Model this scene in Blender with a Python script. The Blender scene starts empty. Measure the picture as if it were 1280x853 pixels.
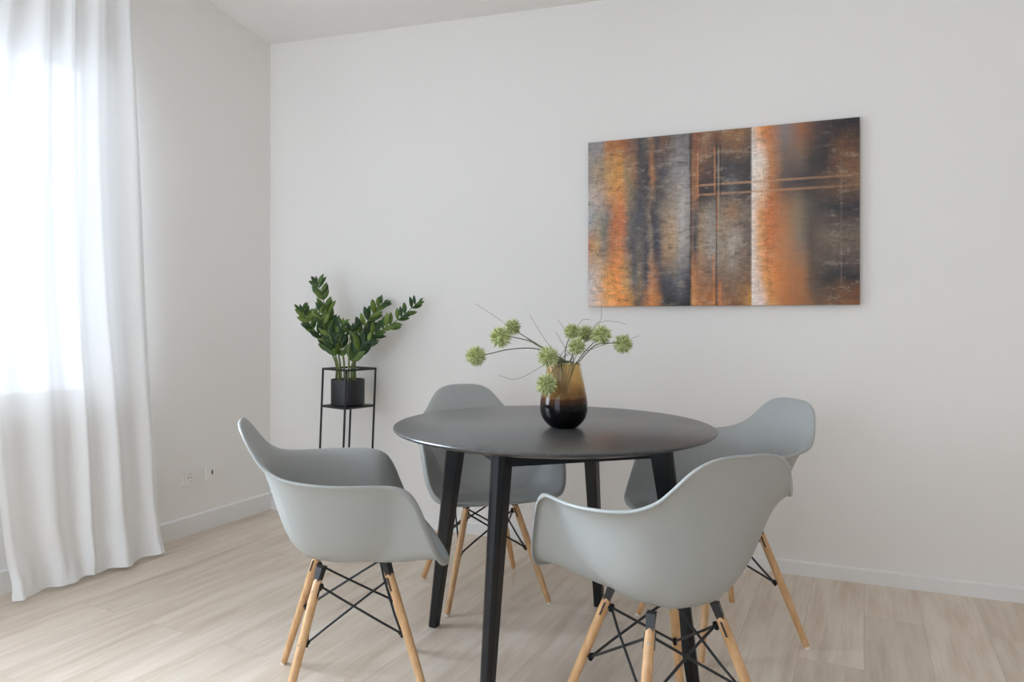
import bpy, math, random
from mathutils import Vector, Matrix
from mathutils import noise as mnoise

random.seed(7)
SC = bpy.context.scene
COL = SC.collection

# ------------------------------------------------------------------ camera
F_PX, PX, PY, HC = 906.0, 600.0, 399.0, 1.105        # focal length and principal point in pixels, eye height
cam_d = bpy.data.cameras.new('camera')
cam = bpy.data.objects.new('camera', cam_d)
COL.objects.link(cam)
cam.location = (0, 0, HC)
cam.rotation_euler = (math.pi / 2, 0, 0)
cam_d.sensor_width = 36.0
cam_d.lens = F_PX / 1280 * 36.0
cam_d.shift_x = (640 - PX) / 1280
cam_d.shift_y = -(426.5 - PY) / 1280
cam_d.clip_start = 0.05
SC.camera = cam

# ------------------------------------------------------------------ sky, exposure
SKY_LEFT, SKY_BEHIND = 39.0, 5.5
EXPOSURE = -0.27
w = bpy.data.worlds.new('overcast_sky')
SC.world = w
w.use_nodes = True
_wt = w.node_tree
_geo = _wt.nodes.new('ShaderNodeNewGeometry')
_dot = _wt.nodes.new('ShaderNodeVectorMath'); _dot.operation = 'DOT_PRODUCT'
_dot.inputs[1].default_value = (0.386, 0.922, 0.0)          # sky made dimmer on the side behind the viewer
_wt.links.new(_geo.outputs['Incoming'], _dot.inputs[0])
_mr = _wt.nodes.new('ShaderNodeMapRange'); _mr.interpolation_type = 'SMOOTHSTEP'
_mr.inputs[1].default_value = 0.05; _mr.inputs[2].default_value = 0.75
_mr.inputs[3].default_value = SKY_LEFT; _mr.inputs[4].default_value = SKY_BEHIND
_wt.links.new(_dot.outputs['Value'], _mr.inputs[0])
_wt.links.new(_mr.outputs[0], _wt.nodes['Background'].inputs[1])
_wt.nodes['Background'].inputs[0].default_value = (0.80, 0.935, 1.10, 1)
SC.view_settings.view_transform = 'Standard'
SC.view_settings.look = 'None'
SC.view_settings.gamma = 1
SC.view_settings.exposure = EXPOSURE
SC.view_settings.use_curve_mapping = False
SC.cycles.max_bounces = 14
SC.cycles.diffuse_bounces = 8
SC.cycles.transparent_max_bounces = 16
SC.cycles.sample_clamp_indirect = 6.0
SC.cycles.caustics_reflective = False
SC.cycles.caustics_refractive = False

# room frame: corner, direction along the left wall (towards the camera), along the back wall (to the right)
K = Vector((-1.2215, 4.224, 0))
DL = Vector((-0.53, -1.0, 0)).normalized()
DB = Vector((2163 / 906, -1.0, 0)).normalized()
NL = Vector((-DL.y, DL.x, 0))            # into the room from the left wall
NB = Vector((DB.y, -DB.x, 0))            # into the room from the back wall
if NL.dot(Vector((0, 2, 0)) - K) < 0: NL = -NL
if NB.dot(Vector((0, 2, 0)) - K) < 0: NB = -NB
LEN_L, LEN_B = 5.3, 6.5


def ceil_z(p):
    """The ceiling of the old room is not level; height above a floor point."""
    d = p - K
    det = DB.x * DL.y - DB.y * DL.x
    b = (d.x * DL.y - d.y * DL.x) / det
    l = (DB.x * d.y - DB.y * d.x) / det
    return 2.704 - 0.0375 * b + 0.17 * l


# ------------------------------------------------------------------ helpers: properties, meshes
def tag(o, label=None, cat=None, group=None, kind=None):
    if label: o['label'] = label
    if cat: o['category'] = cat
    if group: o['group'] = group
    if kind: o['kind'] = kind
    return o


def empty(name, loc=(0, 0, 0), rz=0.0):
    o = bpy.data.objects.new(name, None)
    o.empty_display_size = 0.1
    COL.objects.link(o)
    o.location = loc
    o.rotation_euler = (0, 0, rz)
    return o


class MB:
    def __init__(s):
        s.v, s.f, s.m = [], [], []

    def add(s, verts, faces, mi=0):
        n = len(s.v)
        s.v += [tuple(p) for p in verts]
        s.f += [tuple(i + n for i in f) for f in faces]
        s.m += [mi] * len(faces)

    def box(s, c, size, rot=None, mi=0):
        hx, hy, hz = size[0] / 2, size[1] / 2, size[2] / 2
        vs = [Vector((x, y, z)) for z in (-hz, hz) for y in (-hy, hy) for x in (-hx, hx)]
        if rot is not None: vs = [rot @ p for p in vs]
        vs = [p + Vector(c) for p in vs]
        s.add(vs, [(0, 2, 3, 1), (4, 5, 7, 6), (0, 1, 5, 4), (2, 6, 7, 3), (0, 4, 6, 2), (1, 3, 7, 5)], mi)

    def hexa(s, bottom, top, mi=0):
        """A prism between two quads (same winding, counter-clockwise seen from the top)."""
        n = len(bottom)
        fs = [tuple(range(n))[::-1], tuple(range(n, 2 * n))]
        fs += [(i, (i + 1) % n, n + (i + 1) % n, n + i) for i in range(n)]
        s.add(list(bottom) + list(top), fs, mi)

    def tube(s, pts, rad, n=10, caps=True, mi=0):
        pts = [Vector(p) for p in pts]
        if not isinstance(rad, (list, tuple)): rad = [rad] * len(pts)
        t0 = (pts[1] - pts[0]).normalized()
        ref = Vector((0, 0, 1)) if abs(t0.z) < 0.9 else Vector((1, 0, 0))
        u = t0.cross(ref).normalized()
        vs, fs = [], []
        for i, p in enumerate(pts):
            a = pts[max(i - 1, 0)]; b = pts[min(i + 1, len(pts) - 1)]
            t = (b - a).normalized()
            u = (u - t * u.dot(t)).normalized()
            v = t.cross(u)
            for k in range(n):
                an = 2 * math.pi * k / n
                vs.append(p + (u * math.cos(an) + v * math.sin(an)) * rad[i])
        for i in range(len(pts) - 1):
            for k in range(n):
                k2 = (k + 1) % n
                fs.append((i * n + k, i * n + k2, (i + 1) * n + k2, (i + 1) * n + k))
        if caps:
            fs.append(tuple(range(n))[::-1])
            fs.append(tuple((len(pts) - 1) * n + k for k in range(n)))
        s.add(vs, fs, mi)

    def lathe(s, prof, n=48, c=(0, 0, 0), mi=0, close=True):
        c = Vector(c)
        vs, fs = [], []
        for r, z in prof:
            for k in range(n):
                a = 2 * math.pi * k / n
                vs.append(c + Vector((r * math.cos(a), r * math.sin(a), z)))
        for i in range(len(prof) - 1):
            for k in range(n):
                k2 = (k + 1) % n
                fs.append((i * n + k, i * n + k2, (i + 1) * n + k2, (i + 1) * n + k))
        if close:
            fs.append(tuple(range(n))[::-1])
            fs.append(tuple((len(prof) - 1) * n + k for k in range(n)))
        s.add(vs, fs, mi)

    def build(s, name, mats, parent=None, smooth=True, angle=35, bevel=0, sub=0, solid=0, solid_off=0):
        me = bpy.data.meshes.new(name)
        me.from_pydata(s.v, [], s.f)
        me.update()
        if not isinstance(mats, (list, tuple)): mats = [mats]
        for m in mats: me.materials.append(m)
        for p, mi in zip(me.polygons, s.m): p.material_index = mi
        o = bpy.data.objects.new(name, me)
        COL.objects.link(o)
        if parent is not None: o.parent = parent
        if solid:
            md = o.modifiers.new('solid', 'SOLIDIFY'); md.thickness = solid; md.offset = solid_off
        if bevel:
            md = o.modifiers.new('bevel', 'BEVEL'); md.width = bevel; md.segments = 2
            md.limit_method = 'ANGLE'; md.angle_limit = math.radians(40)
        if sub:
            md = o.modifiers.new('sub', 'SUBSURF'); md.levels = sub; md.render_levels = sub
        if smooth:
            me.polygons.foreach_set('use_smooth', [True] * len(me.polygons))
            if angle < 180:
                me.set_sharp_from_angle(angle=math.radians(angle))
        return o


def catmull(pts, n):
    """n samples on a Catmull-Rom curve through pts."""
    pts = [Vector(p) for p in pts]
    P = [pts[0] * 2 - pts[1]] + pts + [pts[-1] * 2 - pts[-2]]
    out = []
    for i in range(n):
        x = i / (n - 1) * (len(pts) - 1)
        k = min(int(x), len(pts) - 2); t = x - k
        a, b, c, d = P[k], P[k + 1], P[k + 2], P[k + 3]
        out.append(0.5 * ((2 * b) + (c - a) * t + (2 * a - 5 * b + 4 * c - d) * t * t + (3 * b - a - 3 * c + d) * t ** 3))
    return out


def copy_tree(o, parent=None):
    c = o.copy(); COL.objects.link(c)
    if parent is not None: c.parent = parent
    for ch in list(o.children): copy_tree(ch, c)
    return c


# ------------------------------------------------------------------ helpers: materials
def lin(h):
    if isinstance(h, str):
        h = h.lstrip('#'); h = [int(h[i:i + 2], 16) / 255 for i in (0, 2, 4)]
    return tuple(c / 12.92 if c <= 0.04045 else ((c + 0.055) / 1.055) ** 2.4 for c in h)


class NT:
    """Small node-tree builder."""
    def __init__(s, name):
        s.mat = bpy.data.materials.new(name); s.mat.use_nodes = True
        s.t = s.mat.node_tree; s.bsdf = s.t.nodes['Principled BSDF']; s.out = s.t.nodes['Material Output']

    def n(s, typ, **kw):
        nd = s.t.nodes.new(typ)
        for k, v in kw.items(): setattr(nd, k, v)
        return nd

    def link(s, a, b): s.t.links.new(a, b)

    def math(s, op, a, b=None, c=None):
        nd = s.n('ShaderNodeMath', operation=op)
        for i, x in enumerate((a, b, c)):
            if x is None: continue
            if isinstance(x, (int, float)): nd.inputs[i].default_value = x
            else: s.link(x, nd.inputs[i])
        return nd.outputs[0]

    def mix(s, fac, a, b, blend='MIX'):
        nd = s.n('ShaderNodeMix', data_type='RGBA', blend_type=blend)
        for i, x in ((0, fac), (6, a), (7, b)):
            if isinstance(x, (int, float)): nd.inputs[i].default_value = x
            elif isinstance(x, tuple): nd.inputs[i].default_value = (*x[:3], 1)
            else: s.link(x, nd.inputs[i])
        return nd.outputs[2]

    def ramp(s, fac, stops, interp='LINEAR'):
        nd = s.n('ShaderNodeValToRGB'); cr = nd.color_ramp; cr.interpolation = interp
        while len(cr.elements) > 1: cr.elements.remove(cr.elements[-1])
        cr.elements[0].position = stops[0][0]; cr.elements[0].color = (*stops[0][1], 1)
        for p, c in stops[1:]:
            e = cr.elements.new(p); e.color = (*c, 1)
        s.link(fac, nd.inputs[0])
        return nd.outputs[0]

    def noise(s, vec, scale, detail=3, rough=0.5):
        nd = s.n('ShaderNodeTexNoise'); nd.inputs['Scale'].default_value = scale
        nd.inputs['Detail'].default_value = detail; nd.inputs['Roughness'].default_value = rough
        if vec is not None: s.link(vec, nd.inputs['Vector'])
        return nd.outputs[0]

    def coords(s, rotz=0.0, scale=(1, 1, 1), loc=(0, 0, 0), which='Object'):
        tc = s.n('ShaderNodeTexCoord'); mp = s.n('ShaderNodeMapping')
        mp.inputs['Rotation'].default_value = (0, 0, rotz); mp.inputs['Scale'].default_value = scale
        mp.inputs['Location'].default_value = loc
        s.link(tc.outputs[which], mp.inputs[0]); return mp.outputs[0]

    def base(s, c):
        i = s.bsdf.inputs['Base Color']
        if isinstance(c, tuple): i.default_value = (*c[:3], 1)
        else: s.link(c, i)

    def set(s, **kw):
        for k, v in kw.items():
            i = s.bsdf.inputs[k.replace('_', ' ')]
            if isinstance(v, (int, float)): i.default_value = v
            elif isinstance(v, tuple): i.default_value = v
            else: s.link(v, i)

    def bump(s, h, strength=0.1, dist=0.01):
        b = s.n('ShaderNodeBump'); b.inputs['Strength'].default_value = strength; b.inputs['Distance'].default_value = dist
        s.link(h, b.inputs['Height']); s.link(b.outputs[0], s.bsdf.inputs['Normal'])


def simple(name, col, rough=0.5, var=0.04, scale=8.0, bump=0.0, **kw):
    m = NT(name)
    v = m.coords()
    f = m.noise(v, scale)
    a = tuple(c * (1 - var) for c in col); b = tuple(min(1, c * (1 + var)) for c in col)
    m.base(m.mix(f, a, b))
    m.set(Roughness=rough, **kw)
    if bump: m.bump(m.noise(v, scale * 30, 2), bump, 0.002)
    return m.mat


def wall_material(name, col):
    m = NT(name)
    v = m.coords()
    m.base(m.mix(m.noise(v, 1.3, 2), tuple(c * 0.985 for c in col), col))
    m.set(Roughness=0.75)
    m.bump(m.noise(v, 220, 3), 0.12, 0.002)
    return m.mat


M_WALL = wall_material('white_wall_paint', (0.825, 0.80, 0.765))
M_CEIL = wall_material('white_ceiling_paint', (0.82, 0.79, 0.765))
M_BASE = simple('white_baseboard_lacquer', (0.80, 0.79, 0.775), 0.4)
M_FRAME = simple('white_window_frame', (0.82, 0.83, 0.84), 0.35)
M_SHELL = simple('grey_plastic', (0.345, 0.356, 0.342), 0.42, 0.015, 3, 0.03)
M_STEEL = simple('black_steel', (0.012, 0.012, 0.013), 0.42)
M_SCREW = simple('grey_screw', (0.35, 0.34, 0.33), 0.35, Metallic=0.8)
M_GLIDE = simple('white_foot_glide', (0.75, 0.73, 0.68), 0.5)
M_POT = simple('dark_pot', (0.009, 0.010, 0.013), 0.45)
M_SOIL = simple('potting_soil', (0.03, 0.022, 0.015), 0.95, 0.4, 60)
M_PLATE = simple('white_socket_plastic', (0.83, 0.81, 0.77), 0.35)
M_DARKHOLE = simple('dark_socket_hole', (0.05, 0.045, 0.04), 0.6)


def floor_material():
    m = NT('oak_plank_floor')
    ang = math.atan2(DL.y, DL.x)
    v = m.coords(-ang)
    br = m.n('ShaderNodeTexBrick', offset=0.37, offset_frequency=2)
    br.inputs['Color1'].default_value = (0, 0, 0, 1); br.inputs['Color2'].default_value = (1, 1, 1, 1)
    br.inputs['Mortar'].default_value = (0.5, 0.5, 0.5, 1)
    br.inputs['Scale'].default_value = 1.0; br.inputs['Mortar Size'].default_value = 0.0012
    br.inputs['Mortar Smooth'].default_value = 0.2
    br.inputs['Brick Width'].default_value = 1.29; br.inputs['Row Height'].default_value = 0.192
    m.link(v, br.inputs['Vector'])
    # shift the grain per plank
    off = m.n('ShaderNodeVectorMath', operation='ADD')
    sc = m.n('ShaderNodeVectorMath', operation='SCALE'); sc.inputs['Scale'].default_value = 7.0
    m.link(br.outputs['Color'], sc.inputs[0]); m.link(v, off.inputs[0]); m.link(sc.outputs[0], off.inputs[1])
    st = m.n('ShaderNodeMapping'); st.inputs['Scale'].default_value = (1.1, 9.0, 1.0)
    m.link(off.outputs[0], st.inputs[0])
    g1 = m.noise(st.outputs[0], 2.0, 5, 0.6)
    st2 = m.n('ShaderNodeMapping'); st2.inputs['Scale'].default_value = (2.0, 60.0, 1.0)
    m.link(off.outputs[0], st2.inputs[0])
    g2 = m.noise(st2.outputs[0], 2.0, 4, 0.6)
    g = m.math('ADD', m.math('MULTIPLY', g1, 0.72), m.math('MULTIPLY', g2, 0.28))
    col = m.ramp(g, [(0.30, (0.53, 0.425, 0.32)), (0.45, (0.64, 0.53, 0.42)), (0.56, (0.71, 0.61, 0.50)), (0.72, (0.77, 0.685, 0.58))])
    tone = m.mix(br.outputs['Color'], (0.91, 0.90, 0.89), (1.05, 1.05, 1.06))
    col = m.mix(1.0, col, tone, 'MULTIPLY')
    col = m.mix(m.math('MULTIPLY', br.outputs['Fac'], 0.35), col, (0.3, 0.24, 0.19))
    m.base(col)
    m.set(Roughness=m.math('ADD', m.math('MULTIPLY', g2, 0.15), 0.27))
    m.bump(m.math('SUBTRACT', m.math('MULTIPLY', g2, 0.4), br.outputs['Fac']), 0.12, 0.002)
    return m.mat


def beech_material():
    m = NT('beech_wood')
    v = m.coords(scale=(18, 18, 2.2))
    g = m.noise(v, 3.0, 4, 0.55)
    m.base(m.ramp(g, [(0.3, (0.50, 0.275, 0.12)), (0.55, (0.60, 0.36, 0.175)), (0.75, (0.68, 0.44, 0.24))]))
    m.set(Roughness=0.42)
    return m.mat


def black_wood(name='black_stained_wood', base=0.014, spec=0.62, rough=0.25):
    m = NT(name)
    v = m.coords(math.radians(25), (3, 40, 3))
    g = m.noise(v, 2.0, 5, 0.6)
    m.base(m.ramp(g, [(0.3, (base * 0.70,) * 3), (0.7, (base * 1.32, base * 1.29, base * 1.25))]))
    m.set(Roughness=m.math('ADD', m.math('MULTIPLY', g, 0.05), rough))
    m.set(Specular_IOR_Level=spec)
    m.bump(g, 0.004, 0.002)
    return m.mat


M_FLOOR = floor_material()
M_BEECH = beech_material()
M_TOP = black_wood('black_stained_tabletop', 0.060, 0.8, 0.26)
M_TLEG = simple('black_stained_legs', (0.0042, 0.0044, 0.005), 0.36, 0.25, 25, Specular_IOR_Level=0.4)


def curtain_material():
    m = NT('white_sheer_voile')
    v = m.coords()
    d = m.n('ShaderNodeBsdfDiffuse'); d.inputs[0].default_value = (0.86, 0.86, 0.855, 1)
    t = m.n('ShaderNodeBsdfTranslucent'); t.inputs[0].default_value = (0.88, 0.885, 0.89, 1)
    p = m.n('ShaderNodeBsdfTransparent')
    mx = m.n('ShaderNodeMixShader'); mx.inputs[0].default_value = 0.03
    m.link(d.outputs[0], mx.inputs[1]); m.link(t.outputs[0], mx.inputs[2])
    mx2 = m.n('ShaderNodeMixShader')
    weave = m.noise(v, 900, 1)
    lw = m.n('ShaderNodeLayerWeight'); lw.inputs[0].default_value = 0.5           # a woven sheer closes up where it turns away
    thin = m.math('SUBTRACT', 1.0, m.math('MULTIPLY', lw.outputs['Facing'], 0.7))
    m.link(m.math('MULTIPLY', m.math('ADD', m.math('MULTIPLY', weave, 0.005), 0.006), thin), mx2.inputs[0])
    m.link(mx.outputs[0], mx2.inputs[1]); m.link(p.outputs[0], mx2.inputs[2])
    m.link(mx2.outputs[0], m.out.inputs[0])
    return m.mat


def pane_material():
    m = NT('window_glass')
    v = m.coords()
    p = m.n('ShaderNodeBsdfTransparent'); g = m.n('ShaderNodeBsdfGlossy'); g.inputs['Roughness'].default_value = 0.02
    fr = m.n('ShaderNodeFresnel'); fr.inputs[0].default_value = 1.35
    mx = m.n('ShaderNodeMixShader')
    m.link(m.math('MULTIPLY', fr.outputs[0], 0.6), mx.inputs[0]); m.link(p.outputs[0], mx.inputs[1]); m.link(g.outputs[0], mx.inputs[2])
    m.link(mx.outputs[0], m.out.inputs[0])
    return m.mat


M_CURTAIN = curtain_material()
M_PANE = pane_material()


def vase_material():
    m = NT('amber_to_black_glass')
    tc = m.n('ShaderNodeTexCoord'); sep = m.n('ShaderNodeSeparateXYZ'); m.link(tc.outputs['Object'], sep.inputs[0])
    z = m.math('ADD', m.math('DIVIDE', sep.outputs[2], 0.203), m.math('MULTIPLY', m.math('SUBTRACT', m.noise(tc.outputs['Object'], 40, 3), 0.5), 0.10))
    col = m.ramp(z, [(0.0, (0.002, 0.002, 0.003)), (0.36, (0.006, 0.004, 0.004)), (0.46, (0.12, 0.040, 0.012)), (0.58, (0.66, 0.36, 0.11)), (0.75, (0.90, 0.66, 0.30)), (1.0, (0.95, 0.76, 0.42))])
    m.base(col)
    tr = m.ramp(z, [(0.25, (0.0, 0, 0)), (0.6, (0.75, 0.75, 0.75)), (1.0, (0.9, 0.9, 0.9))])
    m.set(Roughness=0.06, IOR=1.3)
    m.link(tr, m.bsdf.inputs['Transmission Weight'])
    return m.mat


M_VASE = vase_material()


def leaf_material():
    m = NT('glossy_dark_green_leaf')
    v = m.coords()
    info = m.n('ShaderNodeNewGeometry')
    f = m.math('ADD', m.math('MULTIPLY', info.outputs['Random Per Island'], 0.75), m.math('MULTIPLY', m.noise(v, 30, 2), 0.25))
    m.base(m.ramp(f, [(0.1, (0.010, 0.028, 0.012)), (0.45, (0.028, 0.070, 0.016)), (0.72, (0.095, 0.155, 0.022)), (1.0, (0.24, 0.30, 0.06))]))
    m.set(Roughness=0.42, Specular_IOR_Level=0.35)
    return m.mat


M_LEAF = leaf_material()
M_STALK = simple('green_stalk', (0.13, 0.17, 0.045), 0.5, 0.25, 20)
M_FSTEM = simple('flower_stem', (0.10, 0.115, 0.05), 0.55, 0.2, 20)
M_GRASS = simple('dry_grass', (0.12, 0.11, 0.075), 0.7, 0.2, 20)


def bloom_material():
    m = NT('pale_green_floret')
    info = m.n('ShaderNodeNewGeometry')
    v = m.coords()
    f = m.math('ADD', m.math('MULTIPLY', info.outputs['Random Per Island'], 0.8), m.math('MULTIPLY', m.noise(v, 60, 2), 0.2))
    m.base(m.ramp(f, [(0.1, (0.26, 0.30, 0.09)), (0.5, (0.52, 0.56, 0.25)), (0.95, (0.80, 0.82, 0.54))]))
    m.set(Roughness=0.6)
    return m.mat


M_BLOOM = bloom_material()


def painting_material(W, H):
    """Abstract rust, black and white vertical bands: rows of colour stops across the canvas, blended down it."""
    m = NT('abstract_canvas_paint')
    tc = m.n('ShaderNodeTexCoord'); sep = m.n('ShaderNodeSeparateXYZ'); m.link(tc.outputs['Object'], sep.inputs[0])
    u0 = m.math('DIVIDE', sep.outputs[0], W)
    v0 = m.math('SUBTRACT', 1.0, m.math('DIVIDE', sep.outputs[2], H))

    def vec(su, sv, off=0.0):
        cb = m.n('ShaderNodeCombineXYZ')
        m.link(m.math('MULTIPLY_ADD', u0, su, off), cb.inputs[0]); m.link(m.math('MULTIPLY', v0, sv), cb.inputs[1])
        return cb.outputs[0]
    nz = lambda su, sv, d=4, off=0.0, r=0.6: m.noise(vec(su, sv, off), 1.0, d, r)
    wob_u = m.math('MULTIPLY', m.math('SUBTRACT', nz(5, 26, 4), 0.5), 0.035)
    # no wobble near the two hard edges
    e1 = m.math('MINIMUM', m.math('MULTIPLY', m.math('ABSOLUTE', m.math('SUBTRACT', u0, 0.634)), 12.0), 1.0)
    e2 = m.math('MINIMUM', m.math('MULTIPLY', m.math('ABSOLUTE', m.math('SUBTRACT', u0, 0.408)), 16.0), 1.0)
    u = m.math('ADD', u0, m.math('MULTIPLY', wob_u, m.math('MULTIPLY', e1, e2)))
    v = m.math('ADD', v0, m.math('MULTIPLY', m.math('SUBTRACT', nz(14, 7, 4, 3.3), 0.5), 0.16))
    rows = [
        (0.03, "0:7d7a7c .05:8a827f .07:a06a3c .13:8a5232 .17:6b5346 .19:3a3637 .21:55504e .235:7a5a44 .25:3d3a3e .27:6e4f40 .30:5c4c3d .33:716a68 .372:6c6668 .377:2b2524 .383:6d4d3c .40:7a4a33 .43:8b6a50 .47:6b4a38 .50:7d5b40 .55:8a6240 .599:6b5343 .603:c5b3a4 .63:c98f60 .66:b56a38 .72:77706f .78:8a5a3e .84:4a3a35 .9:2c2628 1:241e20"),
        (0.20, "0:8a7f7a .03:9b866c .06:a5845e .09:b98a50 .12:c2883f .14:8a7558 .17:8c6243 .19:4b4340 .22:353338 .235:a06a44 .25:5c4a40 .275:4a4a50 .30:6d6664 .34:8a8585 .372:7d7878 .377:2b2626 .384:9a6a45 .398:7a5440 .45:5d463a .49:463f3d .52:3f3b3d .57:4a423f .599:3a3432 .603:d8cdc6 .64:d6c4b5 .67:b37a4e .72:6a5a50 .78:6b5c4f .82:3a3431 .87:2e282a .93:6a4830 1:5f402a"),
        (0.34, "0:b3a59c .05:a39184 .09:b97e48 .12:c27f45 .15:857257 .19:4c4849 .22:433f42 .235:7d6650 .255:4a4644 .28:6c625a .31:8a7d70 .35:98908a .374:8a8380 .377:332d2c .384:8a5f42 .404:8f6346 .41:2f2b2d .46:3d3534 .487:37322f .53:5d5a5a .57:3c3838 .599:332e2e .603:cfc2b7 .64:d0b49a .67:a3683f .72:4d4340 .8:353033 .9:5a4434 1:7a5a40"),
        (0.47, "0:9aa0a4 .04:8d8578 .07:6f6a64 .10:b06a40 .13:b0653f .155:6a625c .19:45454b .21:54504f .225:7d6a5c .235:3d3d43 .25:45434a .28:8f7a66 .31:a08a74 .35:a5a09c .374:8f867e .377:3b3330 .385:6f5a50 .40:585350 .415:8a7560 .455:857d75 .485:857462 .53:8c6a4a .58:75655a .599:6a5a50 .603:d9c9bb .63:c98f5d .67:b8693a .72:9a6a48 .77:7d6c56 .81:5a5046 .85:3f3b3a .92:2e2a2e 1:2a2427"),
        (0.65, "0:a8704a .03:b08a5c .06:7d7468 .09:a86a40 .12:c07a48 .145:6b5a52 .165:4a484c .19:6a6258 .215:3f3f46 .23:857565 .245:3a3c44 .26:454348 .28:9a7a5c .31:a98a68 .345:9c948e .372:8a8078 .377:2f2a2a .384:6b5548 .395:33353d .412:9a7d62 .455:958a80 .50:8a7a68 .53:a5988c .57:7a6c60 .599:5c4e46 .603:d2c4bb .63:d39a66 .66:b5693a .72:a9744c .78:7a6a5c .82:55483e .87:6a5a4e 1:241f22"),
        (0.85, "0:b5b3b6 .03:c4ac98 .07:d0904f .11:dd8a45 .14:b98a55 .17:5a5a5c .19:7d6a55 .215:45434a .235:b57a52 .25:8a6048 .27:4a474b .30:4a4a4e .34:5f5d60 .372:3f3d42 .377:26221f .384:b87a48 .40:9a6a48 .45:80604c .485:7a5c4a .53:7a6452 .599:7a5a42 .603:dccbbd .62:d2bdae .65:c98a50 .69:c77a40 .74:a56a42 .79:97653f .82:5c4a3c .88:33302f .94:2a282c 1:2c2526"),
        (1.00, "0:c4b4ae .03:d4b49c .07:e0a060 .12:d88a40 .16:b88040 .19:5a4c40 .22:c07a40 .25:b07038 .28:2a2526 .32:1f1c1e .374:1c191b .379:8a6a48 .387:c98a50 .41:a5683a .45:a0602f .485:a0683f .53:80583c .58:9a6a38 .6:c08a40 .604:d9cac4 .64:d4bfb5 .67:c48a50 .72:a5683a .8:8a5c38 .84:6b5038 .9:705034 1:7a4a2a"),
    ]
    GAIN = 1.24
    s2u = lambda s: min(1.0, s + 0.137 * s * (1 - s))
    prev = None
    for i, (vr, txt) in enumerate(rows):
        stops = []
        for tok in txt.split():
            a, b = tok.split(':'); stops.append((s2u(float(a)), tuple(min(0.95, c * GAIN) for c in lin(b))))
        c = m.ramp(u, stops[:32])
        if prev is None: prev = c; pv = vr; continue
        fac = m.n('ShaderNodeMapRange'); fac.inputs[1].default_value = pv; fac.inputs[2].default_value = vr
        m.link(v, fac.inputs[0])
        prev = m.mix(fac.outputs[0], prev, c); pv = vr
    col = prev

    def band(x, c, hw, soft):
        """1 inside |x - c| < hw, falling to 0 over soft."""
        return m.math('SUBTRACT', 1.0, m.math('MINIMUM', m.math('MAXIMUM', m.math('DIVIDE', m.math('SUBTRACT', m.math('ABSOLUTE', m.math('SUBTRACT', x, c)), hw), soft), 0.0), 1.0))
    L = lambda h: tuple(min(0.95, c * GAIN) for c in lin(h))
    right = m.math('GREATER_THAN', u0, s2u(.395))
    fade = m.math('SUBTRACT', 1.0, m.math('MULTIPLY', m.math('MAXIMUM', m.math('SUBTRACT', u0, 0.75), 0.0), 3.2))
    for vv, hx in ((0.307, 'b98a66'), (0.362, 'b3835f')):
        f = m.math('MULTIPLY', m.math('MULTIPLY', band(v0, vv, 0.003, 0.006), right), m.math('MAXIMUM', m.math('MULTIPLY', fade, 0.62), 0.0))
        col = m.mix(f, col, L(hx))
    for ss, hx, hw, v1, v2, k in ((.404, 'b87440', .0012, .12, .36, .85), (.466, 'b0764c', .002, .10, .36, .7), (.4725, '2e2a2a', .0016, .08, 1.0, .75), (.480, '8f7f70', .003, .12, .78, .6), (.487, '332e2c', .0015, .10, .36, .7), (.476, 'a86a40', .002, .37, .56, .7), (.931, '8a7d76', .0006, .23, .88, .35), (.462, 'c87838', .0016, .72, 1.0, .6), (.486, 'c07440', .003, .88, 1.0, .7)):
        f = m.math('MULTIPLY', band(u0, s2u(ss), hw, 0.002), m.math('MULTIPLY', band(v0, (v1 + v2) / 2, (v2 - v1) / 2, 0.03), k))
        col = m.mix(f, col, L(hx))
    # scraped blotches of dark and pale paint
    blot = nz(15, 19, 6, 2.7, 0.75)
    calm = m.math('SUBTRACT', 1.0, m.math('MULTIPLY', band(u0, 0.80, 0.06, 0.05), 0.9))
    calm = m.math('MULTIPLY', calm, m.math('SUBTRACT', 1.0, m.math('MULTIPLY', band(u0, 0.655, 0.012, 0.03), 0.6)))
    dk = m.math('MULTIPLY', m.math('MINIMUM', m.math('MAXIMUM', m.math('MULTIPLY', m.math('SUBTRACT', blot, 0.55), 6.0), 0.0), 0.52), calm)
    lt = m.math('MULTIPLY', m.math('MINIMUM', m.math('MAXIMUM', m.math('MULTIPLY', m.math('SUBTRACT', 0.45, blot), 5.0), 0.0), 0.20), calm)
    col = m.mix(dk, col, L('35302f')); col = m.mix(lt, col, L('b9a894'))
    # woven wear
    rough_zone = m.math('SUBTRACT', 1.0, m.math('MULTIPLY', band(u0, 0.80, 0.055, 0.05), 0.75))
    hs = nz(26, 150, 4, 0, 0.7); vs = nz(190, 12, 4, 9.1, 0.65); cl = nz(34, 30, 5, 4.4, 0.7)
    wv = m.math('ADD', m.math('ADD', m.math('MULTIPLY', hs, 0.40), m.math('MULTIPLY', vs, 0.26)), m.math('MULTIPLY', cl, 0.44))
    wv = m.math('ADD', m.math('MULTIPLY', m.math('MULTIPLY', m.math('SUBTRACT', wv, 0.55), 3.0), rough_zone), 1.0)
    wv = m.math('MAXIMUM', wv, 0.25)
    cb = m.n('ShaderNodeCombineColor')
    for i in range(3): m.link(wv, cb.inputs[i])
    col = m.mix(1.0, col, cb.outputs[0], 'MULTIPLY')
    m.base(col)
    m.set(Roughness=0.6)
    m.bump(hs, 0.08, 0.002)
    return m.mat


# ------------------------------------------------------------------ the room
def wpoint(base, d, s, n, off, z):
    return base + d * s + n * off + Vector((0, 0, z))


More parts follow.
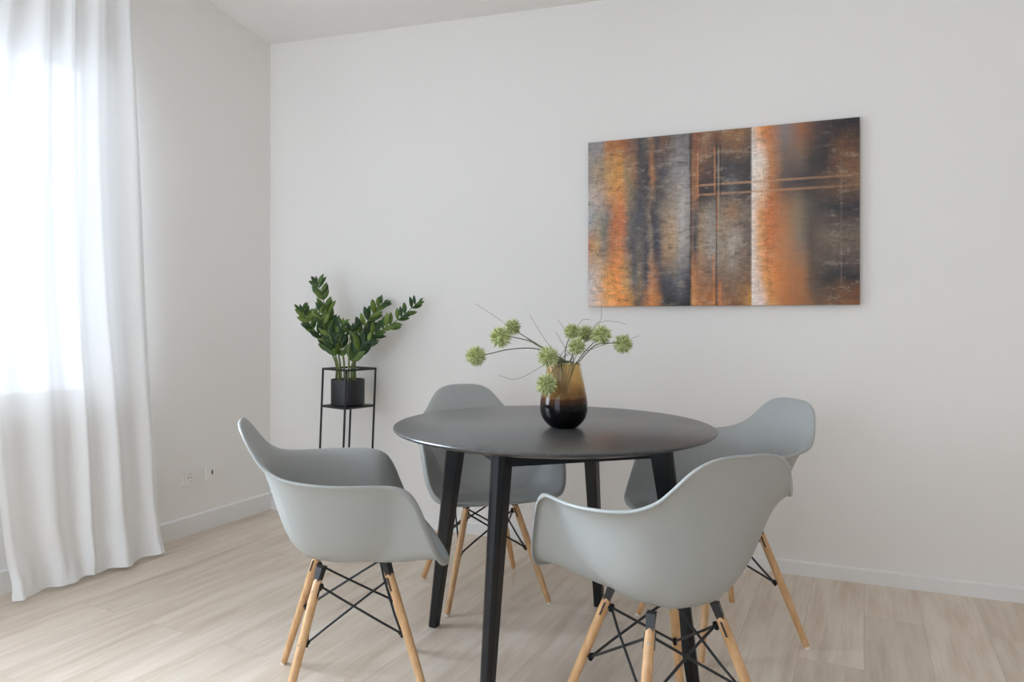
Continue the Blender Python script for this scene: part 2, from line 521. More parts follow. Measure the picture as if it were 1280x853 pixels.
far_l = K + DL * LEN_L
far_b = K + DB * LEN_B
far_c = far_b + DL * LEN_L
floor = MB()
ext = [K - DL * .3 - DB * .3, far_b - DL * .3 + DB * .3, far_c + DL * .3 + DB * .3, far_l + DL * .3 - DB * .3]
floor.hexa([p + Vector((0, 0, -.12)) for p in ext][::-1], [p for p in ext][::-1])
tag(floor.build('floor', M_FLOOR, smooth=False), kind='structure')
ceil = MB()
ceil.hexa([p + Vector((0, 0, ceil_z(p))) for p in ext][::-1], [p + Vector((0, 0, ceil_z(p) + .15)) for p in ext][::-1])
tag(ceil.build('ceiling', M_CEIL, smooth=False), kind='structure')


def wall(name, a, b, n, openings=(), thick=0.28):
    """Wall from a to b whose room face has normal n; openings = (s0, s1, z0, z1)."""
    d = (b - a); Lw = d.length; d = d.normalized()
    xs = sorted({-thick if name == 'wall_left' or name == 'wall_back' else 0.0, Lw} | {x for o in openings for x in o[:2]})
    mb = MB()
    for x0, x1 in zip(xs[:-1], xs[1:]):
        op = [o for o in openings if o[0] <= x0 and o[1] >= x1]
        spans = [(0, None)] if not op else [(0, op[0][2]), (op[0][3], None)]
        for z0, z1 in spans:
            if z1 is not None and z1 - z0 < 1e-4: continue
            p = [a + d * x0, a + d * x1, a + d * x1 - n * thick, a + d * x0 - n * thick]
            bot = [q + Vector((0, 0, z0)) for q in p]
            top = [q + Vector((0, 0, z1 if z1 is not None else ceil_z(q) + .02)) for q in p]
            mb.hexa(bot, top)
    me = mb.build(name, M_WALL, smooth=False)
    import bmesh
    bm = bmesh.new(); bm.from_mesh(me.data); bmesh.ops.recalc_face_normals(bm, faces=bm.faces); bm.to_mesh(me.data); bm.free()
    return tag(me, kind='structure')


WIN = (0.975, 2.80, 0.715, 2.295)
FILL_WIN = (0.4, 2.4, 0.05, 2.45)  # unseen opening behind the viewer, added to let in fill light
wall('wall_left', K, far_l, NL, [WIN])
wall('wall_back', K, far_b, NB)
wall('wall_right', far_b, far_c, -DB.cross(Vector((0, 0, 1))).cross(Vector((0, 0, 1))) * 0 + (NL * -1))
wall('wall_front', far_l, far_c, -NB, [FILL_WIN])


def window(name, a, d, n, op, sashes=2):
    """Frame, sashes and panes set back in the opening."""
    s0, s1, z0, z1 = op
    root = empty(name, a + d * s0 + Vector((0, 0, z0)), math.atan2(d.y, d.x))
    tag(root, kind='structure')
    W, H = s1 - s0, z1 - z0
    y = 0.065 if Vector((-d.y, d.x, 0)).dot(-n) > 0 else -0.065
    f = MB(); t = 0.03
    f.box((W / 2, y, t / 2), (W, .07, t)); f.box((W / 2, y, H - t / 2), (W, .07, t))
    f.box((t / 2, y, H / 2), (t, .07, H - 2 * t)); f.box((W - t / 2, y, H / 2), (t, .07, H - 2 * t))
    f.build('window_frame', M_FRAME, root, smooth=False, bevel=.004)
    sw = (W - 2 * t) / sashes
    for i in range(sashes):
        x0 = t + i * sw; g = MB(); q = 0.05
        x1 = x0 + sw; zb, zt = t, H - t; ys = y * .8
        g.box(((x0 + x1) / 2, ys, zb + q / 2), (sw - .006, .06, q)); g.box(((x0 + x1) / 2, ys, zt - q / 2), (sw - .006, .06, q))
        g.box((x0 + q / 2 + .003, ys, (zb + zt) / 2), (q, .06, zt - zb - 2 * q)); g.box((x1 - q / 2 - .003, ys, (zb + zt) / 2), (q, .06, zt - zb - 2 * q))
        so = g.build('sash', M_FRAME, root, smooth=False, bevel=.004)
        pn = MB(); pn.box(((x0 + x1) / 2, ys, (zb + zt) / 2), (sw - 2 * q, .006, zt - zb - 2 * q))
        pn.build('pane', M_PANE, so, smooth=False)
    sl = MB(); yy = y / abs(y)
    sl.box((W / 2, -yy * .02, .0125), (W, .10, .025))
    sl.build('window_sill', M_FRAME, root, smooth=False, bevel=.006)
    return root


window('window_1', K, DL, NL, WIN)
window('unseen_fill_window', far_l, DB, -NB, FILL_WIN, 2)  # added window in the unseen front wall, there for its light


def portal(name, a, d, n, op):
    s0, s1, z0, z1 = op
    ld = bpy.data.lights.new(name, 'AREA'); ld.shape = 'RECTANGLE'; ld.size = s1 - s0; ld.size_y = z1 - z0
    ld.cycles.is_portal = True
    o = bpy.data.objects.new(name, ld); COL.objects.link(o)
    o.location = a + d * (s0 + s1) / 2 - n * .30 + Vector((0, 0, (z0 + z1) / 2))
    o.rotation_euler = n.to_track_quat('-Z', 'Y').to_euler()
    return o


portal('window_daylight', K, DL, NL, WIN)
portal('window_daylight', far_l, DB, -NB, FILL_WIN)


def baseboard(name, a, d, n, s0, s1, h, t=0.014):
    mb = MB()
    prof = [(0, 0), (t, 0), (t, h - .006), (t - .005, h), (0, h)]
    A = [a + d * s0 + n * o + Vector((0, 0, z)) for o, z in prof]
    B = [a + d * s1 + n * o + Vector((0, 0, z)) for o, z in prof]
    mb.hexa(A, B)
    o = mb.build(name, M_BASE, smooth=False)
    import bmesh
    bm = bmesh.new(); bm.from_mesh(o.data); bmesh.ops.recalc_face_normals(bm, faces=bm.faces); bm.to_mesh(o.data); bm.free()
    return tag(o, kind='structure')


baseboard('baseboard_left', K, DL, NL, 0.0, LEN_L, 0.098)
baseboard('baseboard_back', K, DB, NB, 0.0, LEN_B, 0.060)

# ------------------------------------------------------------------ curtain
def build_curtain():
    mb = MB()
    NU, NV = 150, 90
    ztop, zbot = 2.72, 0.004
    n_f = 4.6
    vs = []
    for j in range(NV + 1):
        q = j / NV                       # 0 top, 1 bottom
        z = ztop + (zbot - ztop) * q
        sr = 1.008 - 0.118 * min(1, q * 1.25) - 0.03 * max(0, (q - .55) / .45) ** 1.3      # edge near the corner
        sl = 1.520 + 0.11 * math.sin(math.pi * min(1, q * 1.03)) ** .8 + .03 * max(0, (q - .7) / .3)
        for i in range(NU + 1):
            a = i / NU
            warp = a + 0.035 * math.sin(2 * math.pi * (a * 1.7 + .15)) * (0.6 + .4 * q) + 0.012 * math.sin(9 * a + 5 * q)
            s = sr + (sl - sr) * a
            ph = 2 * math.pi * n_f * warp
            amp = (0.017 + 0.010 * math.sin(3.1 * a + .7)) * (1.0 - 0.35 * q) * min(1, 8 * min(a, 1 - a) + .25)
            off = 0.125 + amp * math.sin(ph) + 0.30 * amp * math.sin(2 * ph + 1.3 + 2 * q)
            off += 0.018 * (mnoise.noise(Vector((a * 3.5, z * 0.8, 1.7)))) + 0.02 * q
            ss = s + 0.010 * math.cos(ph) * (1 - .3 * q)
            zz = z
            if q > .9:                   # the hem rests and creases on the floor
                k = (q - .9) / .1
                off += 0.035 * k * k * (0.55 + 0.45 * math.sin(2 * math.pi * (a * 3.3 + .2)))
                off += 0.012 * k * mnoise.noise(Vector((a * 16, k * 2.5, 4.1)))
                zz = z + 0.014 * k * (1 + mnoise.noise(Vector((a * 11, k * 4, 8.3)))) * .8
            vs.append(wpoint(K, DL, ss, NL, off, max(zz, .006)))
    fs = []
    for j in range(NV):
        for i in range(NU):
            p = j * (NU + 1) + i
            fs.append((p, p + 1, p + NU + 2, p + NU + 1))
    mb.add(vs, fs)
    o = mb.build('curtain', M_CURTAIN, angle=180)
    tag(o, 'long white sheer voile curtain hanging in soft folds to the floor before the window', 'curtain')
    # hem band at the floor
    hm = MB()
    row = vs[(NV - 3) * (NU + 1):]
    hv, hf = [], []
    for r in range(4):
        for i in range(NU + 1):
            hv.append(row[r * (NU + 1) + i] + NL * .003)
    for r in range(3):
        for i in range(NU):
            p = r * (NU + 1) + i; hf.append((p, p + 1, p + NU + 2, p + NU + 1))
    hm.add(hv, hf)
    hm.build('hem', M_CURTAIN, o, angle=180)


build_curtain()

# ------------------------------------------------------------------ canvas on the back wall
def wall_at(px):
    x = (px - PX) / F_PX
    t = (-K.x + x * K.y) / (2163 / 906 + x)
    return t * math.sqrt((2163 / 906) ** 2 + 1)


def build_canvas():
    s0, s1 = wall_at(737), wall_at(1074)
    z0, z1 = 1.165, 1.948
    W, H, T = s1 - s0, z1 - z0, 0.022
    o = MB()
    root = empty('canvas_painting', K + DB * s0 + NB * 0.006 + Vector((0, 0, z0)), math.atan2(DB.y, DB.x))
    tag(root, 'wide unframed abstract canvas in rust orange, black and white on the wall', 'painting')
    sign = -1 if Vector((-DB.y, DB.x, 0)).dot(NB) < 0 else 1
    o.box((W / 2, sign * (T / 2 + .0), H / 2), (W, T, H))
    o.build('canvas', painting_material(W, H), root, smooth=False, bevel=.002)
    b = MB()
    for z in (.03, H - .03): b.box((W / 2, sign * -.002, z), (W - .04, .004, .035))
    for x in (.04, W - .04): b.box((x, sign * -.002, H / 2), (.035, .004, H - .1))
    b.build('stretcher_bar', M_BEECH, root, smooth=False)


build_canvas()

# ------------------------------------------------------------------ wall sockets
def build_socket(name, s, z, label, kind):
    root = empty(name, K + DL * s + NL * 0.0 + Vector((0, 0, z)))
    X = DL; Y = NL; Z = Vector((0, 0, 1))
    root.matrix_world = Matrix(((-X.x, Y.x, 0, root.location.x), (-X.y, Y.y, 0, root.location.y), (0, 0, 1, root.location.z), (0, 0, 0, 1)))
    tag(root, label, 'socket', None)
    p = MB()
    p.box((0, .005, 0), (.081, .010, .081))
    p.build('cover_frame', M_PLATE, root, smooth=False, bevel=.003)
    if kind == 'power':
        q = MB()
        def ring(r, y): return [Vector((r * math.cos(a), y, r * math.sin(a))) for a in [2 * math.pi * k / 40 for k in range(40)]]
        prof = [(.0275, .0100), (.0275, .0125), (.0225, .0125), (.0195, .0104), (.0001, .0104)]
        vs = []; fs = []
        for r, y in prof: vs += ring(r, y)
        for i in range(len(prof) - 1):
            for k in range(40): fs.append((i * 40 + k, i * 40 + (k + 1) % 40, (i + 1) * 40 + (k + 1) % 40, (i + 1) * 40 + k))
        q.add(vs, fs); q.build('socket_insert', M_PLATE, root)
        for x in (-.0095, .0095):
            h = MB(); h.tube([(x, .0100, 0), (x, .0112, 0)], .0032, 12); h.build('pin_hole', M_DARKHOLE, root)
        for zz in (-.019, .019):
            h = MB(); h.box((0, .0118, zz), (.005, .003, .004)); h.build('earth_clip', M_SCREW, root, smooth=False)
    else:
        q = MB(); q.box((0, .0115, 0), (.055, .004, .055)); q.build('socket_insert', M_PLATE, root, smooth=False, bevel=.0015)
        h = MB(); h.box((0, .0139, .004), (.009, .002, .022)); h.build('jack_slot', M_DARKHOLE, root, smooth=False)
    return root


build_socket('power_socket', .578, .2935, 'white square wall power socket with round recess, nearer the curtain', 'power')
build_socket('telephone_socket', .439, .292, 'white square wall socket with narrow dark slot, nearer the room corner', 'tel')

# ------------------------------------------------------------------ dining table
TC = Vector((0.236, 2.385, 0)); TH = 0.759; TR = 0.519


def build_table():
    root = empty('dining_table', TC, math.radians(61))
    tag(root, 'round black dining table with four splayed tapered legs amid the grey chairs', 'table')
    t = MB()
    prof = [(TR - .045, TH - .024), (TR - .006, TH - .012), (TR - .001, TH - .008), (TR, TH - .005), (TR - .0015, TH - .0015), (TR - .005, TH)]
    t.lathe(prof, 128)
    t.build('tabletop', M_TOP, root, angle=30)
    ztop = TH - .024
    for k in range(4):
        a = math.pi / 2 * k
        R = Matrix.Rotation(a, 3, 'Z')
        def sec(rc, wr, wt, z, ch):
            # chamfered outline, radial along x
            pts = [(-wr / 2, -wt / 2), (wr / 2 - ch, -wt / 2), (wr / 2, -wt / 2 + ch), (wr / 2, wt / 2 - ch), (wr / 2 - ch, wt / 2), (-wr / 2, wt / 2)]
            return [R @ Vector((rc + x, y, z)) for x, y in pts]
        l = MB()
        l.hexa(sec(.462, .034, .034, 0.0, .010), sec(.360, .066, .046, ztop - .0005, .014))
        l.build('leg', M_TLEG, root, smooth=False, bevel=.002)
        b = MB()
        # apron between this leg and the next
        p0 = R @ Vector((.352, 0, 0)); p1 = Matrix.Rotation(a + math.pi / 2, 3, 'Z') @ Vector((.352, 0, 0))
        d = (p1 - p0).normalized(); L = (p1 - p0).length - .05
        c = (p0 + p1) / 2 * .985
        b.box((c.x, c.y, ztop - .0275), (L, .022, .053), Matrix.Rotation(math.atan2(d.y, d.x), 3, 'Z'))
        b.build('apron', M_TLEG, root, smooth=False, bevel=.0015)
    return root


build_table()

# ------------------------------------------------------------------ armchairs
RIM = [  # half rim of the moulded shell, from the middle of the back to the middle of the front (x, y, z); y grows towards the back
    (0, .314, .815), (.055, .312, .8135), (.100, .305, .803), (.135, .291, .780), (.163, .270, .745), (.190, .245, .712), (.222, .208, .690),
    (.255, .160, .680), (.284, .095, .6745), (.299, .030, .672), (.301, -.040, .670), (.295, -.095, .664), (.290, -.135, .645),
    (.287, -.162, .605), (.283, -.182, .555), (.277, -.203, .505), (.262, -.226, .463), (.232, -.248, .440), (.180, -.261, .430), (.105, -.267, .426), (0, -.269, .424)]
SC0 = Vector((0, .010, .400))


def sstep(x):
    x = max(0.0, min(1.0, x)); return x * x * (3 - 2 * x)


def shell_mesh():
    half = [Vector((p.x * .968, p.y, p.z)) for p in catmull(RIM, 61)]
    rim = half + [Vector((-p.x, p.y, p.z)) for p in half[-2:0:-1]]
    n = len(rim)
    NR = 15
    rings = []
    for j in range(1, NR + 1):
        t = j / NR
        ring = []
        for p in rim:
            d = Vector((p.x, p.y, 0)) - Vector((SC0.x, SC0.y, 0))
            h = p.z - SC0.z
            back = sstep((p.z - .695) / .085)
            front = sstep((-p.y - .12) / .14)
            side = 1 - max(back, front)
            k1 = .78 * back + .84 * side + .60 * front
            k2 = .53 * back + .67 * side + .74 * front
            z1 = SC0.z - .012 * back - .008 * side - .004 * front
            z2 = SC0.z + h * (.48 * back + .86 * side + .86 * front) + .010 * front
            P0 = SC0; P3 = p
            P1 = Vector((SC0.x + d.x * k1, SC0.y + d.y * k1, z1)); P2 = Vector((SC0.x + d.x * k2, SC0.y + d.y * k2, z2))
            ring.append(P0 * (1 - t) ** 3 + P1 * (3 * t * (1 - t) ** 2) + P2 * (3 * t * t * (1 - t)) + P3 * t ** 3)
        rings.append(ring)
    # rolled lip
    lip = []
    for i, p in enumerate(rim):
        tg = (rim[(i + 1) % n] - rim[i - 1]).normalized()
        run = (rings[-1][i] - rings[-2][i]).normalized()
        out = tg.cross(run).normalized()
        c = Vector((p.x, p.y - .02, 0))
        if out.dot(c + Vector((0, 0, -.15))) < 0: out = -out
        arm = sstep((-p.y - .06) / .08) * sstep((p.z - .425) / .03)       # the lip widens along the front of the arms
        lip.append((p + out * .0055 + run * .0035, p + out * (.0115 + .014 * arm) + run * .0015))
    rings.append([l[0] for l in lip]); rings.append([l[1] for l in lip])
    mb = MB()
    vs = [SC0] + [p for r in rings for p in r]
    fs = [(0, 1 + (i + 1) % n, 1 + i) for i in range(n)]
    for j in range(len(rings) - 1):
        for i in range(n):
            a = 1 + j * n + i; b = 1 + j * n + (i + 1) % n
            fs.append((a, b, b + n, a + n))
    mb.add(vs, fs)
    return mb


def make_chair():
    root = empty('dining_armchair')
    tag(root, 'chair', 'chair', 'grey shell armchairs around the table')
    shell_mesh().build('seat_shell', M_SHELL, root, angle=180, solid=.0065, solid_off=-1, sub=1)
    FO, TO, ZT = .205, .100, .370
    LEG = lambda sx, sy, z: Vector((sx * (FO + (TO - FO) * z / ZT), sy * (FO + (TO - FO) * z / ZT), z))
    corners = [(1, -1), (1, 1), (-1, 1), (-1, -1)]
    for sx, sy in corners:
        l = MB()
        pts = [LEG(sx, sy, z) for z in (.006, .010, .06, .15, .25, .33, .362, .370)]
        l.tube(pts, [.0095, .0105, .0112, .0122, .0128, .0128, .0122, .0085], 20)
        lo = l.build('leg', M_BEECH, root, angle=60)
        g = MB(); g.tube([LEG(sx, sy, 0.0), LEG(sx, sy, .008)], [.0088, .0100], 16); g.build('foot_glide', M_GLIDE, lo)
        # black bracket let into the top of the leg
        b = MB()
        top = Vector((sx * .091, sy * .091, .402)); mid = LEG(sx, sy, .36); low = LEG(sx, sy, .325)
        ax = Vector((sx, -sy, 0)).normalized(); ay = Vector((sx, sy, 0)).normalized()
        def q(c, wx, wy): return [c + ax * x * wx + ay * y * wy for x, y in ((-.5, -.5), (.5, -.5), (.5, .5), (-.5, .5))]
        b.hexa(q(low, .0285, .005), q(mid, .0285, .005))
        b.hexa(q(LEG(sx, sy, .364), .017, .019), q(top, .023, .022))
        bo = b.build('bracket', M_STEEL, lo, smooth=False)
        import bmesh
        bm = bmesh.new(); bm.from_mesh(bo.data); bmesh.ops.recalc_face_normals(bm, faces=bm.faces); bm.to_mesh(bo.data); bm.free()
        for z in (.338, .208):
            s = MB(); c = LEG(sx, sy, z); dirs = Vector((sx, sy, .3)).normalized()
            s.tube([c + dirs * .010, c + dirs * .0128], [.0042, .0032], 12); s.build('screw', M_SCREW, lo)
    # crossed wire braces on the four sides
    for k in range(4):
        A, B = corners[k], corners[(k + 1) % 4]
        inn = lambda c, z, q: LEG(c[0], c[1], z) - Vector((c[0], c[1], 0)).normalized() * q
        w1 = MB()
        for P, Q, o in ((A, B, .004), (B, A, -.004)):
            a = inn(P, .345, .020); b = inn(Q, .205, .022)
            sh = Vector(((A[0] + B[0]) / 2, (A[1] + B[1]) / 2, 0)).normalized() * o
            w1.tube([a, a * .75 + b * .25 + sh, a * .5 + b * .5 + sh, a * .25 + b * .75 + sh, b], .0036, 8)
        for c in (A, B):
            for z, q in ((.345, .020), (.205, .022)):
                w1.tube([inn(c, z + .002, q - .014), inn(c, z, q + .006)], [.0065, .0060], 10)
                w1.tube([inn(c, z - .010, q), inn(c, z + .008, q)], .0052, 8)
        w1.build('wire_brace', M_STEEL, root)
    return root


CHAIRS = [  # centre of the feet, facing angle in degrees, label
    ((-.383, 2.170), 13.5, 'grey shell armchair at left end of table, seen from its side'),
    ((.0135, 2.944), -73.0, 'grey shell armchair behind the table, facing the viewer, below the vase flowers'),
    ((.842, 2.5645), 196.6, 'grey shell armchair on right of table, nearest the back wall'),
    ((.4655, 1.854), 110.0, 'grey shell armchair nearest the viewer, its back turned, front right'),
]
proto = make_chair()
for i, ((x, y), ang, lab) in enumerate(CHAIRS):
    o = proto if i == 0 else copy_tree(proto)
    o.location = (x, y, 0); o.rotation_euler = (0, 0, math.radians(ang + 90)); o['label'] = lab

# ------------------------------------------------------------------ plant stand, pot and plant
STAND = Vector(((435 - PX) / F_PX * 3.75, 3.75, 0))


def build_stand():
    root = empty('plant_stand', STAND, 0)
    tag(root, 'slender black wire plant stand, square in plan, standing before the room corner', 'plant stand')
    lean = Vector((.0385, .0, 0)); half = .1345; zt, zs = .848, .662; r = .0056
    ang0 = math.radians(-90 + 4)
    cs = [Vector((half * math.cos(ang0 + k * math.pi / 2), half * math.sin(ang0 + k * math.pi / 2), 0)) for k in range(4)]
    at = lambda c, z: c + lean * (z - zs) + Vector((0, 0, z))
    for c in cs:
        m = MB(); m.tube([at(c, 0.0), at(c, zt + r)], r, 8); m.build('post', M_STEEL, root)
    for z, nm in ((zt, 'top_ring'), (zs - .006, 'shelf_ring')):
        m = MB()
        for k in range(4): m.tube([at(cs[k], z), at(cs[(k + 1) % 4], z)], r, 8)
        m.build(nm, M_STEEL, root)
    m = MB(); sc_ = .97
    m.hexa([at(c * sc_, zs - .006) for c in cs], [at(c * sc_, zs - .002) for c in cs])
    m.build('shelf', M_STEEL, root, smooth=False)
    return root


build_stand()
POT = STAND + Vector((-.001, 0, .662 - .0015))


def from_px(px, py, depth):
    return Vector(((px - PX) / F_PX * depth, depth, HC - (py - PY) / F_PX * depth))


def build_plant():
    root = empty('potted_plant', POT)
    tag(root, 'green potted plant with fanned glossy leaves in the black wire stand', 'plant')
    p = MB()
    R, H = .0865, .134
    p.lathe([(R - .006, 0), (R - .001, .002), (R, .006), (R, H - .002), (R - .001, H), (R - .003, H), (R - .004, H - .002), (R - .004, .02), (0.001, .02)], 56)
    p.build('pot', M_POT, root, angle=40)
    s = MB(); s.lathe([(R - .0045, .105), (R - .02, .112), (.03, .116), (.001, .115)], 32, close=False)
    s.build('soil', M_SOIL, root)
    D = STAND.y
    # fronds: pixel paths in the 6.094x enlargement of (370, 340), depth offsets at root and tip, leaf pairs, leaf length
    Z = lambda pts: [(370 + x / 6.094, 340 + y / 6.094) for x, y in pts]
    fronds = [
        (Z([(305, 840), (305, 700), (235, 560), (130, 430), (75, 350), (45, 285)]), .02, -.06, 12, .045),
        (Z([(345, 840), (335, 700), (300, 520), (240, 350), (205, 200), (165, 75)]), .03, .07, 13, .050),
        (Z([(370, 840), (365, 690), (345, 560), (330, 470), (350, 390)]), -.03, -.07, 7, .045),
        (Z([(400, 840), (402, 700), (405, 560), (412, 490), (425, 430)]), -.04, -.10, 3, .046),
        (Z([(440, 840), (440, 690), (480, 510), (540, 390), (610, 290), (665, 240)]), .02, .08, 11, .050),
        (Z([(455, 840), (450, 690), (500, 540), (640, 455), (790, 355), (935, 228)]), -.01, -.04, 13, .047),
        (Z([(425, 840), (425, 720), (460, 640), (500, 580), (560, 535)]), -.03, -.09, 5, .056),
        (Z([(330, 840), (320, 720), (290, 600), (260, 500), (215, 410), (165, 310)]), -.03, -.09, 9, .046),
    ]
    rnd = random.Random(11)
    for path, d0, d1, npair, ll in fronds:
        m = MB()
        n = len(path)
        P = []
        for i, (x, y) in enumerate(path):
            q = i / (n - 1)
            d = D + d0 * (1 - q) + d1 * q * 1.0
            v = from_px(x, y, d) - POT
            P.append(v)
        P[0] = P[0] * 1.0; P[0].z = .108
        pts = catmull(P, 28)
        m.tube(pts, [.0062 - .0048 * (i / 27) for i in range(28)], 8, mi=1)
        frond = m.build('stalk', [M_LEAF, M_STALK], root)
        lm = MB()
        npair = round(npair * 1.05) if npair > 3 else npair
        for k in range(npair):
            q = .34 + .64 * k / max(1, npair - 1)
            if npair <= 3: q = .80 + .2 * k / (npair - 1)
            idx = min(26, int(q * 27)); c = pts[idx]
            tg = (pts[idx + 1] - pts[idx - 1]).normalized()
            view = Vector((0, -1, .15)).normalized()
            base_side = tg.cross(view).normalized()
            twist = rnd.uniform(-.55, .55)
            L0 = 1.62 * ll * (1.0 - .30 * max(0, (q - .6) / .4)) * rnd.uniform(.9, 1.15)
            for sgn in (-1, 1):
                side = (Matrix.Rotation(twist + rnd.uniform(-.4, .4), 3, tg) @ base_side) * sgn
                up = tg * .55 + Vector((0, 0, .55))
                dl = (side * rnd.uniform(.6, .95) + up * .92 + Vector((0, rnd.uniform(-.25, .15), 0))).normalized()
                wd = dl.cross(view + Vector((rnd.uniform(-.6, .6), 0, rnd.uniform(-.5, .5)))).normalized()
                nr = wd.cross(dl).normalized()
                W = L0 * .36
                prof = [(0, .10), (.15, .55), (.35, .95), (.55, 1.0), (.75, .78), (.90, .40), (1.0, .03)]
                vs, fs = [], []
                for t, wq in prof:
                    cc = c + dl * (t * L0) + nr * (-.10 * L0 * t * t)
                    hw = W * .5 * wq
                    vs += [cc - wd * hw + nr * hw * .35, cc, cc + wd * hw + nr * hw * .35]
                for i in range(len(prof) - 1):
                    a = i * 3
                    fs += [(a, a + 1, a + 4, a + 3), (a + 1, a + 2, a + 5, a + 4)]
                lm.add(vs, fs)
        # terminal leaf
        tg = (pts[-1] - pts[-3]).normalized(); wd = tg.cross(Vector((0, -1, 0))).normalized()
        c = pts[-1]; L0 = ll * .7
        vs, fs = [], []
        for t, wq in [(0, .1), (.3, .9), (.6, .8), (1, .03)]:
            vs += [c + tg * t * L0 - wd * wq * L0 * .2, c + tg * t * L0, c + tg * t * L0 + wd * wq * L0 * .2]
        for i in range(3):
            a = i * 3; fs += [(a, a + 1, a + 4, a + 3), (a + 1, a + 2, a + 5, a + 4)]
        lm.add(vs, fs)
        lm.build('leaves', M_LEAF, frond, angle=60, solid=.0008)
    return root


build_plant()

# ------------------------------------------------------------------ vase and flowers
VZ = 2.31
VASE = Vector(((704.7 - PX) / F_PX * VZ, VZ, TH))
VH = .203


def vase_r(z):
    q = z / VH
    pts = [(0, .036), (.03, .047), (.09, .060), (.17, .070), (.27, .0752), (.38, .0755), (.5, .0725), (.65, .0665), (.8, .0600), (.92, .0550), (1.0, .0530)]
    for (a, ra), (b, rb) in zip(pts[:-1], pts[1:]):
        if q <= b: return ra + (rb - ra) * (q - a) / (b - a)
    return pts[-1][1]


def build_vase():
    o = MB()
    outer = [(vase_r(VH * i / 30), VH * i / 30) for i in range(31)]
    inner = [(max(.004, vase_r(VH * i / 30) - .0045), VH * i / 30) for i in range(30, 3, -1)]
    prof = [(.001, .001), (.030, .001)] + outer + [(outer[-1][0] - .0022, VH + .0015)] + inner + [(.001, .024)]
    o.lathe(prof, 64, close=False)
    v = o.build('vase', M_VASE, None, angle=50)
    v.location = VASE
    tag(v, 'amber glass vase shading to black at its base, on the black table', 'vase')


build_vase()


def build_flower(head_px, r, depth, via, entry, lab, seed):
    """One globe-shaped bloom on its own stem; via = pixel points between the vase mouth and the head."""
    hp = from_px(*head_px, depth); r = r * 1.16
    rnd = random.Random(seed)
    rim = VASE + Vector((entry[0] * .043, entry[1] * .040, VH + .004))
    foot = VASE + Vector((-entry[0] * .022 + rnd.uniform(-.01, .01), -entry[1] * .02, .045))
    pts = [foot, foot * .45 + rim * .55, rim]
    for k, (x, y) in enumerate(via):
        q = (k + 1) / (len(via) + 1)
        pts.append(from_px(x, y, rim.y * (1 - q) + depth * q))
    pts.append(hp)
    path = catmull(pts, 40)
    root = empty('globe_flower', foot)
    tag(root, lab, 'flower', 'green globe flowers in the vase')
    s = MB(); s.tube([p - foot for p in path], [.0022 - .0008 * i / 39 for i in range(40)], 7)
    s.build('stem', M_FSTEM, root)
    h = MB()
    c = hp - foot
    N = 300
    # core
    h2 = MB()
    for i in range(N):
        z = 1 - 2 * (i + .5) / N; a = i * 2.39996 + rnd.uniform(-.2, .2)
        d = Vector((math.sqrt(1 - z * z) * math.cos(a), math.sqrt(1 - z * z) * math.sin(a), z))
        d = (d + Vector((rnd.uniform(-.15, .15), rnd.uniform(-.15, .15), rnd.uniform(-.15, .15)))).normalized()
        L = r * rnd.uniform(.82, 1.12)
        u = d.orthogonal().normalized(); v = d.cross(u)
        tw = rnd.uniform(0, 3); u, v = u * math.cos(tw) + v * math.sin(tw), v * math.cos(tw) - u * math.sin(tw)
        a0 = c + d * (r * .22); w_ = r * .04; b0 = c + d * (L * .72)
        wt = r * .05
        vs = [a0 + u * w_ * .5, a0 - u * w_ * .25 + v * w_ * .43, a0 - u * w_ * .25 - v * w_ * .43,
              b0 + u * wt, b0 - u * wt * .5 + v * wt * .87, b0 - u * wt * .5 - v * wt * .87, c + d * L + u * wt * rnd.uniform(-1, 1) + v * wt * rnd.uniform(-1, 1)]
        h.add(vs, [(0, 1, 4, 3), (1, 2, 5, 4), (2, 0, 3, 5), (3, 4, 6), (4, 5, 6), (5, 3, 6)])
    core = [(.001, -.45 * r), (.25 * r, -.38 * r), (.42 * r, -.15 * r), (.42 * r, .15 * r), (.25 * r, .38 * r), (.001, .45 * r)]
    h.lathe(core, 12, c)
    h.build('flower_head', M_BLOOM, root, smooth=False)


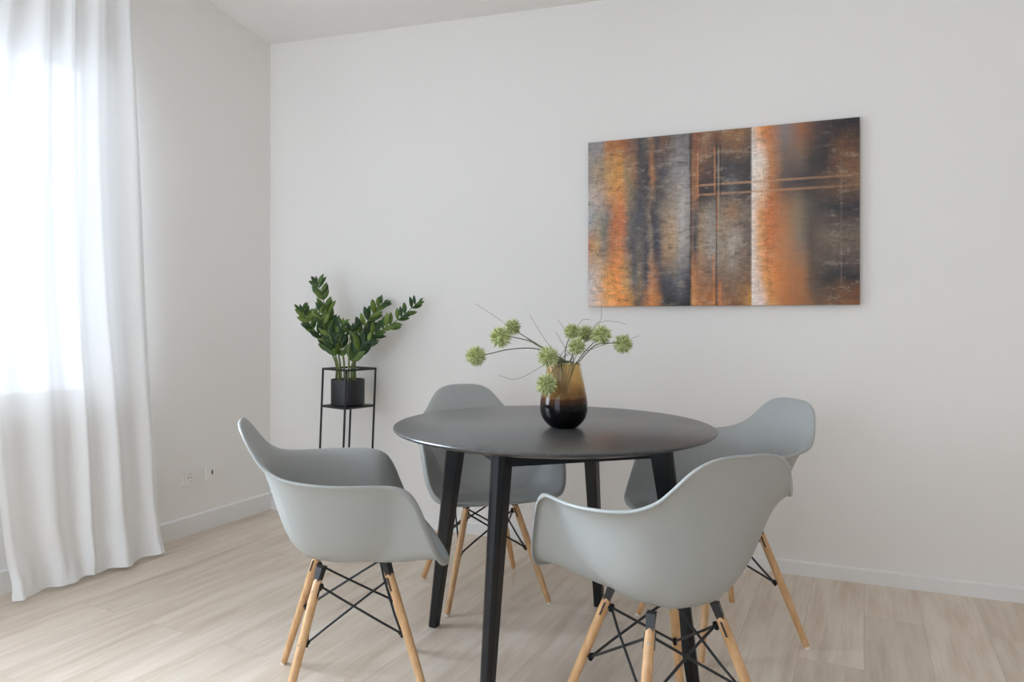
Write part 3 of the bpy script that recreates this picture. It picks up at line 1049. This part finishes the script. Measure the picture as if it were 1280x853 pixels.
Zf = lambda x, y: (560 + x / 4.74, 370 + y / 4.74)
FLOWERS = [
    ((165, 358), .031, 2.28, [(690, 385), (620, 350), (510, 312), (360, 318), (240, 345)], (-.9, .1), 'leftmost pale green globe flower, far out on a bending stem', 1),
    ((312, 242), .032, 2.25, [(700, 395), (610, 345), (510, 280), (400, 248)], (-.7, -.4), 'large green globe flower in front, upper left of the vase', 2),
    ((382, 185), .026, 2.36, [(700, 390), (600, 330), (510, 275), (430, 225)], (-.6, .5), 'smaller green globe flower behind another, topmost on the left side', 3),
    ((592, 362), .031, 2.215, [(690, 385), (650, 375)], (-.5, -.6), 'green globe flower just above left edge of the vase mouth', 4),
    ((582, 527), .032, 2.215, [(660, 410), (615, 455)], (-.3, -.95), 'green globe flower drooping in front of the vase glass', 5),
    ((735, 212), .025, 2.33, [(690, 390), (700, 300)], (-.1, .4), 'darker green globe flower, first above the vase mouth', 6),
    ((812, 222), .028, 2.405, [(720, 390), (755, 310)], (.15, .7), 'green globe flower second from left in the upright cluster', 7),
    ((908, 232), .031, 2.30, [(750, 410), (800, 345), (860, 280)], (.6, .2), 'green globe flower second from right in the upright cluster', 8),
    ((1036, 285), .029, 2.28, [(760, 410), (820, 340), (880, 290), (960, 280)], (.9, -.1), 'rightmost green globe flower, on a stem arching to the right', 9),
    ((762, 300), .026, 2.255, [(725, 390), (740, 345)], (.2, -.2), 'green globe flower lowest in the cluster above the vase mouth', 10),
]
for hp, r, d, via, ent, lab, sd in FLOWERS:
    build_flower(Zf(*hp), r, d, [Zf(*q) for q in via], ent, lab, sd)

GRASS = [
    ([(700, 390), (560, 320), (430, 225), (320, 150), (165, 48)], 2.33, 'thin grass blade reaching far up to the left'),
    ([(700, 390), (670, 360), (600, 295), (540, 205), (485, 115)], 2.38, 'thin straight grass blade leaning left between the two flower clusters'),
    ([(715, 390), (700, 320), (660, 250), (640, 215)], 2.36, 'short thin grass blade just left of the upright cluster'),
    ([(720, 390), (720, 280), (690, 200), (650, 140)], 2.40, 'thin grass blade rising behind the upright cluster, leaning left'),
    ([(740, 400), (800, 280), (870, 175), (905, 140), (910, 60)], 2.34, 'thin grass blade standing upright below the canvas corner'),
    ([(740, 400), (810, 280), (890, 165), (980, 152), (1060, 172)], 2.30, 'thin grass blade arching over to the right above the flowers'),
    ([(745, 405), (840, 320), (960, 280), (1060, 262), (1135, 235)], 2.32, 'thin grass blade ending furthest to the right'),
    ([(700, 380), (620, 375), (520, 440), (400, 495), (300, 470)], 2.24, 'thin grass blade curving low to the left above the far chair'),
    ([(720, 390), (740, 260), (790, 150), (840, 140)], 2.37, 'thin grass blade bowed over the top of the upright cluster'),
]
for k, (pp, d, lab) in enumerate(GRASS):
    q = [Zf(*p) for p in pp]
    foot = VASE + Vector((.012 * math.cos(k * 2.1), .012 * math.sin(k * 2.1), .05))
    rim = VASE + Vector((.03 * math.cos(k * 2.1 + 2), .03 * math.sin(k * 2.1 + 2), VH + .002))
    pts = [foot, rim] + [from_px(x, y, VASE.y + (d - VASE.y) * (i + 1) / len(q)) for i, (x, y) in enumerate(q) if i > 0]
    path = catmull(pts, 36)
    g = MB(); g.tube([p - foot for p in path], [.0011 - .0006 * i / 35 for i in range(36)], 6)
    o = g.build('grass_blade', M_GRASS)
    o.location = foot
    tag(o, lab, 'grass', 'thin grass blades in the vase')
